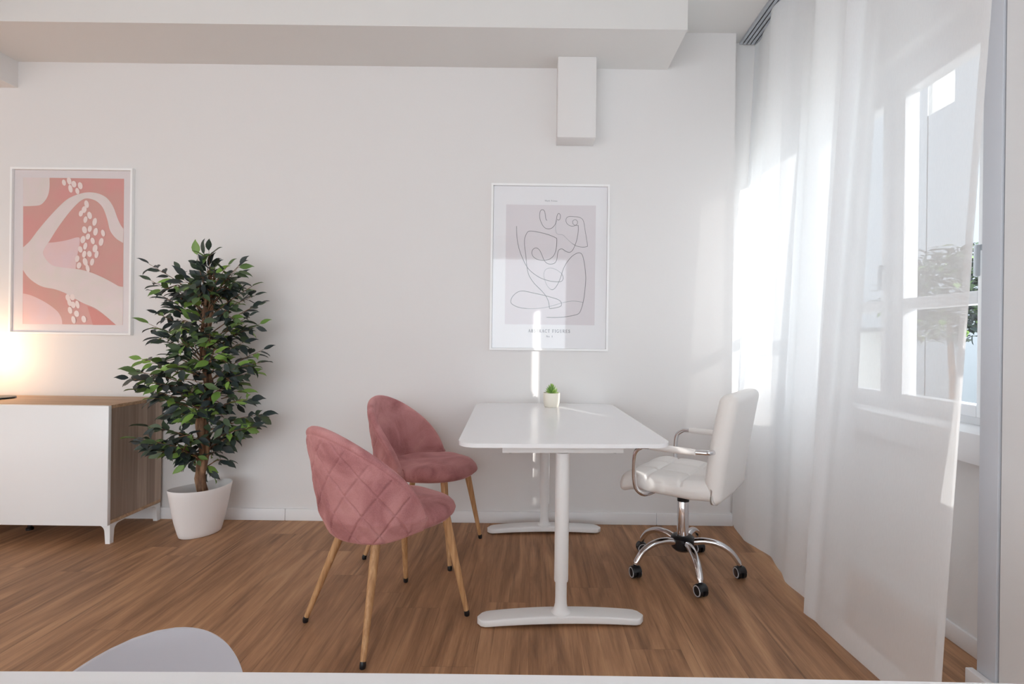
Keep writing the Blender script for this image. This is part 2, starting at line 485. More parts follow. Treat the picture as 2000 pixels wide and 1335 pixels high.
def ffar(s, t):
    return .022 * sin(s * 15 + .4) * (.25 + .75 * t) + .009 * sin(s * 33 + 1) * (.3 + .7 * t)
curtain('sheer_curtain', 'sheer white curtain panel hanging farther back, beside the office chair', (3.235, 2.02), (3.139, 2.00),
        [(3.235, 1.338), (3.0, 1.330), (2.76, 1.318), (2.62, 1.342), (2.40, 1.325), (2.0, 1.345)],
        [(3.139, 1.205), (3.06, 1.190), (2.875, 1.176), (2.77, 1.204), (2.654, 1.219), (2.50, 1.190), (2.379, 1.171), (2.247, 1.174), (2.0, 1.20)],
        .018, folds=ffar, doubled=[(0, .03), (.385, .52), (.80, .86)], mats=VOILE)
def fnear(s, t):
    return .014 * sin(s * 11) * t + .018 * math.exp(-((s - .10) / .05) ** 2) * (.4 + .6 * t)
curtain('sheer_curtain', 'sheer white curtain panel hanging nearer the camera with its front edge loose', (2.18, 1.475), (2.111, 1.475),
        [(2.18, 1.320), (2.0, 1.338), (1.7, 1.345), (1.475, 1.352)],
        [(2.111, 1.108), (1.948, 1.124), (1.674, 1.142), (1.45, 1.158)],
        .018, folds=fnear, doubled=[(0, .085), (.965, 1)])
curtain('unseen_slit_curtain', 'unseen white curtain added over the nearest window to trim the sun to a slit', (1.156, -1.25), (1.156, -1.25),
        [(1.156, 1.415), (-1.25, 1.415)], [(1.156, 1.410), (-1.25, 1.405)], .018, n=120, folds=lambda s, t: .02 * sin(s * 70) * min(1, s * 12), doubled=[(0, .02)], mats=LINEN)  # added out of view; its edge and dense cloth shape the sun slit

# ------------------------------------------------------------------ outside
CONC = mat('pale_concrete', (200, 198, 192), .9, bump=(12, .3))
STUC = mat('pale_sunlit_render', (226, 226, 222), .9)
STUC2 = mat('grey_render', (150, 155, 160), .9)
DKGL = mat('dark_window_glass', (96, 106, 116), .15)
o = mk('courtyard_ground', BX(1.9, 40, -25, 45, -.9, -.6), CONC); o['kind'] = 'structure'; 
def building(name, label, x0, x1, y0, y1, h, m, wins=True):
    t = thing(name, label, 'building', ((x0 + x1) / 2, (y0 + y1) / 2, -.6))
    cx, cy = t.location.x, t.location.y
    mk('wall', BX(x0 - cx, x1 - cx, y0 - cy, y1 - cy, 0, h, bev=.05), m, t)
    mk('roof', BX(x0 - cx - .15, x1 - cx + .15, y0 - cy - .15, y1 - cy + .15, h, h + .25), STUC2, t)
    if wins:
        z = 1.2
        while z + 1.5 < h:
            y = y0 - cy + .8
            while y + 1.1 < y1 - cy:
                mk('window', BX(x0 - cx - .03, x0 - cx + .1, y, y + .9, z, z + 1.3, bev=.01), DKGL, t); y += 2.2
            z += 2.9
    return t
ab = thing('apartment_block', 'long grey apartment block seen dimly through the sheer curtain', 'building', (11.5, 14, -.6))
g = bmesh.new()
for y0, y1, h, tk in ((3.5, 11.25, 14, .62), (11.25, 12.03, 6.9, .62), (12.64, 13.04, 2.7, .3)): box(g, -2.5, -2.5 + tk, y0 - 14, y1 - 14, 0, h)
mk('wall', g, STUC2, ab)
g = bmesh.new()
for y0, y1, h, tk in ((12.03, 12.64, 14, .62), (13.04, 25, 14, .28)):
    box(g, -2.5, -2.5 + tk, y0 - 14, y1 - 14, 0, h); box(g, -2.5, -2.5 + tk, y0 - 14.03, y0 - 14, 0, h, mi=1)  # paler end faces: sunlight put into the colour of the same building
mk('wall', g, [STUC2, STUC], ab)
for y0 in (4.2, 6.4):
    for z0 in (1.4, 4.3, 7.2, 10.1):
        g = bmesh.new(); box(g, -2.54, -2.4, y0 - 14, y0 - 14 + 1.1, z0, z0 + 1.4, bev=.01); mk('window', g, DKGL, ab)
gw = bmesh.new(); box(gw, -.40, .40, -1.5, 1.5, 0, 1.9, bev=.01)
gs = thing('garden_shed', 'low white outbuilding catching the sun outside, bright behind the lower pane', 'building', (5.98, 10.5, -.6))
mk('wall', gw, STUC, gs)
gw = bmesh.new(); box(gw, -.46, .46, -1.56, 1.56, 1.9, 1.96); mk('roof', gw, STUC2, gs)

def leaf(bm, p, d, up, L, W, mi=0):
    d = d.normalized(); s = d.cross(up)
    if s.length < 1e-4: s = d.cross(Vector((1, 0, 0)))
    s.normalize(); nrm = s.cross(d)
    rows = ((0, 0, 0), (.13, .24, -.01), (.30, .45, -.03), (.50, .49, -.055), (.70, .34, -.09), (.87, .13, -.15), (1, 0, -.22))
    L0 = []
    for t, wd, sag in rows:
        c = p + d * L * t + nrm * L * sag
        if wd == 0: L0.append((bm.verts.new(c),))
        else: L0.append((bm.verts.new(c - s * W * wd + nrm * W * .14), bm.verts.new(c), bm.verts.new(c + s * W * wd + nrm * W * .14)))
    a = L0[0][0]; r = L0[1]
    bm.faces.new((a, r[1], r[0])); bm.faces.new((a, r[2], r[1]))
    for r, q in zip(L0[1:5], L0[2:6]):
        bm.faces.new((r[0], r[1], q[1], q[0])); bm.faces.new((r[1], r[2], q[2], q[1]))
    r = L0[5]; b = L0[6][0]
    bm.faces.new((r[0], r[1], b)); bm.faces.new((r[1], r[2], b))

rnd = random.Random(5)
gt = thing('garden_tree', 'bushy tree outside seen as a soft shape through the curtain', 'tree', (6.3, 7.9, -.6))
tb = bmesh.new(); tube(tb, [(0, 0, 0), (.05, 0, 1), (0, .05, 2.2)], lambda t: .055 - .02 * t, 10); mk('trunk', tb, BARK, gt)
tb = bmesh.new()
for i in range(1900):
    v = Vector((rnd.gauss(0, 1), rnd.gauss(0, 1), rnd.gauss(0, 1))).normalized() * rnd.uniform(.5, 1)
    p = Vector((v.x * .95, v.y * .95, 2.45 + v.z * .75))
    leaf(tb, p, Vector((rnd.uniform(-1, 1), rnd.uniform(-1, 1), rnd.uniform(-.6, .4))), Vector((0, 0, 1)), .15, .09)
mk('foliage', tb, LEAF, gt, ang=None)

# ------------------------------------------------------------------ sideboard
sb = thing('sideboard', 'low walnut sideboard with white doors against the wall under the pink poster', 'sideboard', (-3.1, 2.94, 0))
def L3(x, y, z): return (x + 3.1, y - 2.94, z)
x1, x0 = -2.205 + 3.1, -4.005 + 3.1
ya, yb, za, zb = 2.752 - 2.94, 3.128 - 2.94, .105, .730
b = bmesh.new()
for xa, xb in ((x0, x0 + .018), (x0 + .594, x0 + .606), (x0 + 1.194, x0 + 1.206), (x1 - .018, x1)): box(b, xa, xb, ya, yb, za + .019, zb - .019)
box(b, x0 + .018, x1 - .018, yb - .006, yb, za + .019, zb - .019)
mk('carcass', b, CABSIDE, sb, ang=30)
mk('bottom_panel', BX(x0, x1, ya, yb, za, za + .0185, bev=.001), CABTOP, sb)
mk('top_panel', BX(x0, x1, ya - .0, yb, zb - .0185, zb, bev=.001), CABTOP, sb)
for k in range(3):
    xb = x1 + .003 - k * .601
    mk('door', BX(xb - .598, xb, ya - .022, ya - .001, za - .003, zb - .002, bev=.003), WHITE, sb)
def cab_leg(cx, cy, sx, sy):
    """L-shaped cast foot with a fillet running along both edges"""
    g = bmesh.new(); h = .103
    def prof(dirn):
        p = [(0, h), (0, 0), (.024 , 0)]
        for i in range(9):
            a = pi - i * (pi / 2) / 8
            p.append((.031 + .034 + .034 * cos(a) - .002, h - .006 - .034 + .034 * sin(a) - .0))
        p.append((.105, h - .003)); p.append((.105, h)); return p
    P = prof(0)
    # wing along x, wing along y
    A = [(cx + sx * u, v) for u, v in P]; prism(g, A, 1, cy, cy + sy * .0245)
    Bp = [(cy + sy * max(u, .0004), max(v, .0003) if v < .05 else v - .0004) for u, v in P]; prism(g, Bp, 0, cx + sx * .0005, cx + sx * .0240)
    return g
for cx, sx in ((x1 - .002, -1), (x0 + .002, 1)):
    for cy, sy in ((ya + .002, 1), (yb - .002, -1)):
        mk('leg', cab_leg(cx, cy, sx, sy), POWDER, sb, ang=25)
g = bmesh.new(); lathe(g, [(.018, 0), (.018, .012), (.011, .016), (.011, .103)], 16, (x1 - .60, 0, 0)); mk('support_leg', g, SCREW, sb)  # dark finish stands in for the deep shade under the cabinet

# lamp on the sideboard (only the rim of its base and its glow are in the picture)
lp = thing('table_lamp', 'small table lamp at the left edge glowing warm, its dark base on the sideboard', 'lamp', (-3.025, 2.955, .730))
g = bmesh.new(); lathe(g, [(.0, 0), (.082, 0), (.088, .004), (.086, .010), (.0, .013)], 40); mk('base', g, BLACKP, lp)
g = bmesh.new(); tube(g, crom([(-.04, 0, .01), (-.07, 0, .06), (-.13, .0, .10), (-.165, 0, .14), (-.165, 0, .18)], 6), .006, 10); mk('stem', g, BLACKP, lp)
g = bmesh.new(); lathe(g, [(.014, .17), (.018, .19), (.020, .205)], 20, (-.165, 0, 0)); mk('socket', g, BLACKP, lp)
em = bpy.data.materials.new('warm_bulb'); em.use_nodes = True
em.node_tree.nodes['Principled BSDF'].inputs['Emission Color'].default_value = (1, .62, .34, 1)
em.node_tree.nodes['Principled BSDF'].inputs['Emission Strength'].default_value = 50
g = bmesh.new(); lathe(g, [(0, .203)] + [(.042 * sin(a), .245 - .042 * cos(a)) for a in [pi * k / 14 for k in range(2, 14)]] + [(0.0, .287)], 24, (-.165, 0, 0)); mk('bulb', g, em, lp)

# ------------------------------------------------------------------ ficus in a white oval pot
rnd = random.Random(11)
fx, fy = -1.822, 2.91
fic = thing('potted_ficus', 'tall artificial ficus tree in a white oval pot beside the sideboard', 'potted plant', (fx, fy, 0))
pb = bmesh.new(); ph = R(55)
prof = [(.0, .0), (.60, .0), (.655, .006), (.70, .028), (.80, .09), (.885, .16), (.965, .235), (1.0, .262), (.985, .266), (.965, .262), (.93, .235), (.86, .18), (.0, .18)]
PA, PB = .162, .104
lathe(pb, prof, 64, (-.008, .0, 0), PA, PB, cap=False, rot=ph)
for v in pb.verts:      # the rim dips gently in the middle of the long sides
    if v.co.z > .15:
        q = Matrix.Rotation(-ph, 3, 'Z') @ v.co; v.co.z += .010 * ((q.x / PA) ** 2 - .5) * (v.co.z - .15) / .11
bmesh.ops.remove_doubles(pb, verts=pb.verts, dist=.0004)
mk('pot', pb, POT, fic, ang=50)
g = bmesh.new(); lathe(g, [(0, .200), (.6, .203), (.870, .196)], 40, (-.008, 0, 0), PA, PB, rot=ph, cap=False)
bmesh.ops.remove_doubles(g, verts=g.verts, dist=.0004); mk('soil', g, SOIL, fic)
def W(x, y, z): return Vector((x - fx, y - fy, z))
trunkz = [(.19, -1.815, 2.915), (.33, -1.832, 2.92), (.48, -1.812, 2.91), (.64, -1.836, 2.92), (.80, -1.805, 2.925), (.98, -1.828, 2.91), (1.18, -1.815, 2.92), (1.36, -1.79, 2.915), (1.47, -1.78, 2.92)]
tb = bmesh.new()
for k in range(4):
    ph0 = k * pi / 2 + .5; amp = .017 if k < 3 else .012
    path = [W(x + amp * cos(ph0 + z * 5.2), y + amp * sin(ph0 + z * 5.2), z) for z, x, y in trunkz[:(9 if k != 3 else 6)]]
    path = crom(path, 7)
    def rr(t, k=k): return (.0175 - .011 * t) * (1 + .14 * sin(t * 60 + k * 2) + .07 * sin(t * 121 + k)) if k < 3 else .008 - .004 * t
    tube(tb, path, rr, 12)
mk('trunk', tb, BARK, fic, ang=60)
def trunk_at(z):
    z = max(.40, min(1.46, z))
    for a, b in zip(trunkz, trunkz[1:]):
        if z <= b[0]:
            t = (z - a[0]) / (b[0] - a[0]); return Vector((a[1] + (b[1] - a[1]) * t, a[2] + (b[2] - a[2]) * t, z))
    return Vector((trunkz[-1][1], trunkz[-1][2], z))
tips = [(-2.149, 1.498), (-2.099, 1.337), (-2.122, 1.399), (-1.973, 1.466), (-1.952, 1.41), (-1.887, 1.6), (-1.825, 1.624), (-1.785, 1.596), (-1.597, 1.564), (-1.608, 1.485), (-1.618, 1.414), (-1.538, 1.378), (-1.518, 1.33), (-1.498, 1.282), (-1.553, 1.211), (-1.67, 1.484), (-1.733, 1.54), (-2.13, 1.161), (-2.096, 1.111), (-2.025, 1.097), (-2.083, 1.218), (-1.999, 1.253), (-1.97, 1.197), (-1.496, 1.169), (-1.558, 1.146), (-1.571, 1.075), (-1.463, 1.034), (-1.485, 0.962), (-1.527, 0.905), (-1.597, 0.848), (-2.179, 0.974), (-2.122, 0.954), (-2.24, 0.868), (-2.163, 0.804), (-2.201, 0.905), (-2.092, 0.842), (-2.009, 0.998), (-1.98, 0.928), (-1.656, 1.003), (-1.669, 0.918), (-1.467, 0.679), (-1.524, 0.65), (-1.509, 0.608), (-1.579, 0.565), (-1.664, 0.521), (-1.531, 0.764), (-1.596, 0.805), (-2.196, 0.534), (-2.173, 0.509), (-2.138, 0.6), (-2.088, 0.516), (-2.074, 0.465), (-2.005, 0.673), (-1.963, 0.687), (-1.96, 0.447), (-1.931, 0.396), (-1.734, 0.464), (-1.747, 0.356), (-1.723, 0.719), (-2.035, 0.771), (-2.091, 0.757), (-1.919, 0.546), (-1.834, 0.519), (-1.694, 0.691), (-1.928, 1.283), (-1.701, 1.257), (-1.816, 1.369), (-1.756, 1.115), (-1.897, 1.085), (-1.868, 0.972), (-1.727, 1.03), (-1.922, 0.801), (-1.809, 0.803), (-1.696, 0.861), (-1.778, 0.633), (-1.892, 0.688), (-1.643, 1.145), (-1.646, 1.371), (-1.943, 1.339), (-1.831, 1.482), (-1.856, 1.199)]
twg = bmesh.new(); fol = bmesh.new()
UP = Vector((0, 0, 1))
def spray(base, tip, nl, lsz):
    mid = (base + tip) / 2 + Vector((0, 0, .02)) + Vector((rnd.uniform(-.02, .02), rnd.uniform(-.02, .02), 0))
    path = crom([base, mid, tip], 5)
    tube(twg, path, lambda t: .0034 - .0024 * t, 6)
    m = len(path) - 1
    for i in range(nl):
        t = .32 + .68 * (i / (nl - 1)); f = t * m; a = min(m - 1, int(f)); p = path[a].lerp(path[a + 1], f - a)
        d = (path[min(a + 1, m)] - path[max(a - 1, 0)]).normalized()
        side = d.cross(UP).normalized() * (1 if i % 2 else -1)
        tw = d * rnd.uniform(.3, .9) + side * rnd.uniform(.4, 1.0) * (1 - .75 * (i == nl - 1)) + UP * rnd.uniform(-.75, .35)
        if i == nl - 1: tw = d + UP * rnd.uniform(-.15, .1)
        tw.normalize()
        st = rnd.uniform(.006, .022); q = p + tw * st
        tube(twg, [p, q], .0011, 4)
        upv = (UP * rnd.uniform(.5, 1) + Vector((rnd.uniform(-.6, .6), rnd.uniform(-1.6, .1), 0))).normalized()
        L = lsz * rnd.uniform(.75, 1.12)
        e_ = q + tw * L
        if (min(q.x, e_.x) + fx < -2.16 or e_.x + fx < -2.16) and max(q.y, e_.y) + fy > 2.70 and min(q.z, e_.z) < .77: continue
        leaf(fol, q, tw, upv, L, L * rnd.uniform(.40, .52))
WALLMAX = D - .03
for tx, tz in tips:
    if tz > 1.5: tz -= .06
    off = abs(tx + 1.82)
    dy = rnd.uniform(-.20, .10) if off < .2 else rnd.uniform(-.11, .08)
    if tx < -2.06 and tz < .95: dy = -.26
    yy = min(fy + dy, WALLMAX - .05); kk = yy / 2.9
    tip = W((tx + (.03 if tx < -1.82 else -.03)) * kk, yy, 1.11 + (tz - 1.12) * kk)
    lift = .10 + .25 * off
    if tz > 1.44: bz = tz - .26
    elif tz > 1.0: bz = tz - lift * .9 - .03
    else: bz = tz - lift * .7 + .01
    b0 = trunk_at(bz); base = W(b0.x, b0.y, b0.z)
    n_ = 8 + int(off * 13)
    spray(base, tip, n_, .080)
    # a side spray off the middle of the branch
    m_ = base.lerp(tip, .5); a = rnd.uniform(0, 2 * pi); ln = rnd.uniform(.08, .13)
    t2 = m_ + Vector((cos(a) * ln, sin(a) * ln * .8, rnd.uniform(-.03, .05)))
    t2.y = min(t2.y, WALLMAX - fy - .05)
    spray(m_, t2, 5, .074)
for v in fol.verts:
    v.co.y = min(v.co.y, WALLMAX - fy)
mk('branches', twg, BARK, fic, ang=None)
mk('foliage', fol, LEAF, fic, ang=None)

# ------------------------------------------------------------------ posters
A_ = R(.72)
def wallpt(px, py, d):
    """point of the wall plane at distance d under a spot measured on the photograph"""
    u, v = px - 1040, py - 659.5
    a, b = u * cos(A_) + v * sin(A_), -u * sin(A_) + v * cos(A_)
    return a / 1024 * d, 1.11 - b / 1024 * d

def frame(root, x0, x1, z0, z1, y, wd=.012, dp=.022):
    X, Y, Z = root.location
    o_ = [(x0 - X, z0 - Z), (x1 - X, z0 - Z), (x1 - X, z1 - Z), (x0 - X, z1 - Z)]
    i_ = [(x0 - X + wd, z0 - Z + wd), (x1 - X - wd, z0 - Z + wd), (x1 - X - wd, z1 - Z - wd), (x0 - X + wd, z1 - Z - wd)]
    g = bmesh.new(); yf = y - dp - Y; yb = y - Y
    rings = []
    for pts, yy in ((o_, yb), (o_, yf + .001), ([(a * 1, b) for a, b in o_], yf), (i_, yf), (i_, yb)):
        rings.append([(a, yy, b) for a, b in pts])
    loft(g, rings, True, False)
    bmesh.ops.remove_doubles(g, verts=g.verts, dist=.0001)
    mk('frame', g, FRAMEW, root, ang=20)

def poly(bm, pts, y, mi, conv):
    P = []
    for p in pts:
        x, z = conv(*p); q = Vector((x, z, 0))
        if not P or (q - P[-1]).length > 2e-4: P.append(q)
    if (P[0] - P[-1]).length < 2e-4: P.pop()
    vs_ = [bm.verts.new((q.x, y, q.y)) for q in P]
    for tri in tessellate_polygon([P]):
        a, b, c = tri
        if abs((P[b] - P[a]).cross(P[c] - P[a]).z) < 1e-10: continue
        try: bm.faces.new((vs_[a], vs_[b], vs_[c])).material_index = mi
        except ValueError: pass

def flat(m, a, b=None, s=8):
    """printed ink with a faint brushed variation"""
    mm = mat(m, a, .7); N = NT(mm)
    if b:
        tc = N.n('TexCoord'); n = N.n('TexNoise'); n.inputs['Scale'].default_value = s; n.inputs['Detail'].default_value = 3; N.l(tc.outputs['Object'], n.inputs[0])
        N.l(N.ramp(n.outputs['Fac'], [(.35, a), (.65, b)]), N.b.inputs['Base Color'])
    return mm
PAPER = flat('poster_paper', (224, 218, 220))
PAPER2 = flat('poster_paper_cool', (238, 238, 241))
PINK = flat('print_pink', (216, 152, 148), (206, 160, 149), 4)
PINK2 = flat('print_pale_pink', (228, 196, 194), (226, 200, 204), 9)
CREAMI = flat('print_off_white', (222, 213, 208), (228, 214, 214), 14)
REDP = flat('print_coral', (212, 134, 126))
DOTS = flat('print_dots', (238, 222, 218))
GREYI = flat('print_warm_grey', (224, 219, 223))
INK = flat('print_ink', (100, 102, 108))
INK2 = flat('print_light_ink', (150, 156, 160))

# left: abstract pink poster
px0, px1, pz0, pz1 = -3.126, -2.397, 1.096, 2.090
pl = thing('framed_poster', 'white-framed abstract poster in pink and off-white on the wall above the sideboard', 'picture', ((px0 + px1) / 2, D, (pz0 + pz1) / 2))
frame(pl, px0, px1, pz0, pz1, D)
CX, CY, CZ = pl.location
def c4(x, y):
    a, b_ = wallpt(20 + x / 3.928, 320 + y / 3.928, D - .01); return a - CX, b_ - CZ
g = bmesh.new()
box(g, px0 + .013 - CX, px1 - .013 - CX, -.008, -.004, pz0 + .013 - CZ, pz1 - .013 - CZ, mi=0)
def clipx(pts): return pts
def cr2(pts, k=5):
    return [(p.x, p.y) for p in crom([(a, b, 0) for a, b in pts], k)]
poly(g, [(98, 103), (872, 113), (862, 1235), (94, 1226)], -.0084, 1, c4)
poly(g, [(99, 103)] + cr2([(300, 105), (300, 180), (288, 240), (262, 285), (225, 315), (160, 322), (98, 324)]), -.0088, 3, c4)
poly(g, cr2([(285, 604), (340, 600), (430, 585), (520, 562), (532, 600), (515, 690), (505, 760), (500, 806)]) + [(400, 800), (320, 785), (270, 745), (250, 690), (258, 640)], -.0088, 2, c4)
outer = cr2([(97, 640), (150, 590), (210, 510), (290, 415), (370, 330), (440, 268), (520, 232), (600, 217), (680, 228), (745, 265), (790, 330), (820, 410), (845, 465), (868, 498)], 4)
back = cr2([(865, 606), (810, 570), (765, 510), (745, 430), (715, 345), (680, 300), (640, 275), (580, 264), (530, 290), (470, 350), (410, 425), (350, 510), (300, 590), (262, 645), (252, 690), (280, 740), (330, 780), (430, 797), (540, 810), (620, 833), (700, 866), (780, 908), (830, 936), (865, 942)], 4)
low = cr2([(861, 1235), (812, 1235), (760, 1190), (700, 1140), (640, 1100), (560, 1068), (490, 1030), (420, 990), (340, 960), (250, 942), (180, 905), (130, 860), (97, 812)], 4)
poly(g, outer + back + low, -.0092, 3, c4)
poly(g, [(97, 1226)] + cr2([(97, 992), (160, 1008), (240, 1045), (310, 1088), (365, 1135), (392, 1185), (398, 1229)]), -.0088, 2, c4)
poly(g, cr2([(590, 1088), (640, 1108), (710, 1152), (770, 1200), (812, 1235)]) + [(634, 1234), (612, 1160)], -.0096, 4, c4)
for i, (x, y) in enumerate([(412, 143), (452, 130), (488, 155), (462, 190), (537, 167), (515, 208), (586, 308), (567, 350), (542, 380), (609, 395), (577, 427), (648, 444), (570, 505), (611, 497), (655, 520), (712, 530), (596, 557), (558, 580), (633, 590), (698, 598), (576, 630), (538, 655), (651, 648), (568, 692), (608, 690), (663, 694), (514, 727), (576, 750), (629, 752), (528, 778), (595, 800), (442, 1025), (478, 1022), (455, 1062), (483, 1080), (516, 1078), (460, 1122), (510, 1148), (486, 1195), (565, 1190)]):
    a = R(12 if 6 <= i < 30 and i % 3 else -14); rx, ry = 15 + (i * 7 % 5), 24 + (i * 5 % 8)
    poly(g, [(x + rx * cos(t) * cos(a) - ry * sin(t) * sin(a), y + rx * cos(t) * sin(a) + ry * sin(t) * cos(a)) for t in [2 * pi * k / 16 for k in range(16)]], -.0099 - i * 2e-5, 5, c4)
mk('print', g, [PAPER, PINK, PINK2, CREAMI, REDP, DOTS], pl, smooth_on=False)
mk('glazing', BX(px0 + .013 - CX, px1 - .013 - CX, -.0135, -.0125, pz0 + .013 - CZ, pz1 - .013 - CZ), GLASS, pl, smooth_on=False)

# right: line drawing poster
qx0, qx1, qz0, qz1 = -.256, .451, 1.036, 2.030
pr = thing('framed_poster', 'white-framed line drawing poster lettered ABSTRACT FIGURES on the wall above the desk', 'picture', ((qx0 + qx1) / 2, D, (qz0 + qz1) / 2))
frame(pr, qx0, qx1, qz0, qz1, D)
KX, KY, KZ = pr.location
def c3(x, y):
    a, b_ = wallpt(990 + x / 5.562, 390 + y / 5.562, D - .01); return a - KX, b_ - KZ
g = bmesh.new()
box(g, qx0 + .013 - KX, qx1 - .013 - KX, -.008, -.004, qz0 + .013 - KZ, qz1 - .013 - KZ, mi=0)
bx0, bz1 = wallpt(989.3, 399.5, D); bx1, bz0 = wallpt(1161, 634.5, D)
bx0, bx1, bz0, bz1 = -.167, .370, 1.190, 1.906
vs_ = [g.verts.new((x - KX, -.0084, z - KZ)) for x, z in ((bx0, bz0), (bx1, bz0), (bx1, bz1), (bx0, bz1))]
g.faces.new(vs_).material_index = 1
def stroke(pts, wd, mi, y, conv=c3, k=6, sm=True):
    P = [Vector((*conv(a, b), 0)) for a, b in (cr2(pts, k) if sm else pts)]
    for i in range(len(P)):
        pass
    L_, R_ = [], []
    for i, p in enumerate(P):
        t = (P[min(i + 1, len(P) - 1)] - P[max(i - 1, 0)]).normalized(); n = Vector((-t.y, t.x, 0)) * wd / 2
        L_.append(g.verts.new((p.x + n.x, y, p.y + n.y))); R_.append(g.verts.new((p.x - n.x, y, p.y - n.y)))
    for i in range(len(P) - 1):
        g.faces.new((L_[i], L_[i + 1], R_[i + 1], R_[i])).material_index = mi
LW = .0028
stroke([(437, 222), (428, 218), (421, 190), (416, 150), (405, 117), (385, 106), (365, 120), (356, 165), (362, 215), (385, 270), (415, 305), (450, 315), (490, 305), (525, 265), (538, 215), (548, 165), (566, 147), (581, 168), (577, 205), (562, 220), (545, 212)], LW, 2, -.0088)
stroke([(540, 225), (531, 270), (530, 330), (545, 368), (575, 376), (610, 382), (660, 430), (710, 475)], LW * .55, 3, -.0088)
stroke([(710, 475), (760, 502), (820, 513), (868, 508), (876, 495), (868, 440), (850, 330), (835, 240), (815, 205), (780, 188), (730, 182), (680, 180), (650, 195), (642, 230), (660, 265), (700, 285), (740, 280), (764, 260), (766, 232), (742, 215), (718, 228), (716, 255), (735, 274), (760, 278), (775, 276)], LW * .85, 2, -.0088)
stroke([(775, 276), (776, 330), (765, 410), (745, 480), (715, 545), (680, 570), (640, 558), (600, 533), (565, 545), (550, 590), (543, 645), (520, 685), (475, 698), (430, 685), (400, 645), (375, 585), (350, 540), (315, 522), (282, 540), (271, 580), (290, 620), (335, 648), (400, 657), (460, 645), (505, 610), (530, 555), (541, 480), (542, 425), (530, 412), (450, 378), (340, 350), (245, 340), (212, 370), (192, 430), (193, 500), (205, 600), (215, 700), (225, 770), (245, 830), (300, 910), (370, 980), (420, 1040), (450, 1100), (462, 1170), (465, 1181)], LW, 2, -.0092)
stroke([(465, 1181), (520, 1174), (575, 1160), (593, 1140), (585, 1105), (550, 1080), (480, 1058), (400, 1036), (290, 1012), (180, 990), (120, 1000), (65, 1045), (42, 1100), (60, 1135), (130, 1168), (220, 1181)], LW, 2, -.0088)
stroke([(220, 1181), (320, 1180), (420, 1168), (520, 1142), (600, 1118), (680, 1102), (740, 1100), (790, 1106), (830, 1115)], LW * .8, 3, -.0088)
stroke([(105, 285), (108, 390), (125, 500), (160, 610), (220, 730), (290, 800), (370, 850), (460, 880), (540, 890), (590, 886), (610, 860), (608, 830), (590, 795)], LW, 2, -.0096)
stroke([(590, 795), (540, 760), (480, 740), (430, 750), (405, 785), (402, 830), (415, 880), (440, 935), (475, 972)], LW * .7, 3, -.0088)
stroke([(475, 972), (500, 975), (530, 950), (560, 900), (585, 840), (610, 760), (645, 690), (700, 620), (750, 585), (790, 575), (820, 600), (840, 680), (853, 780), (857, 860), (850, 960), (835, 1080), (810, 1180), (780, 1235), (720, 1255), (620, 1272), (520, 1278), (430, 1276)], LW, 2, -.0092)
mk('print', g, [PAPER2, GREYI, INK, INK2], pr, smooth_on=False)

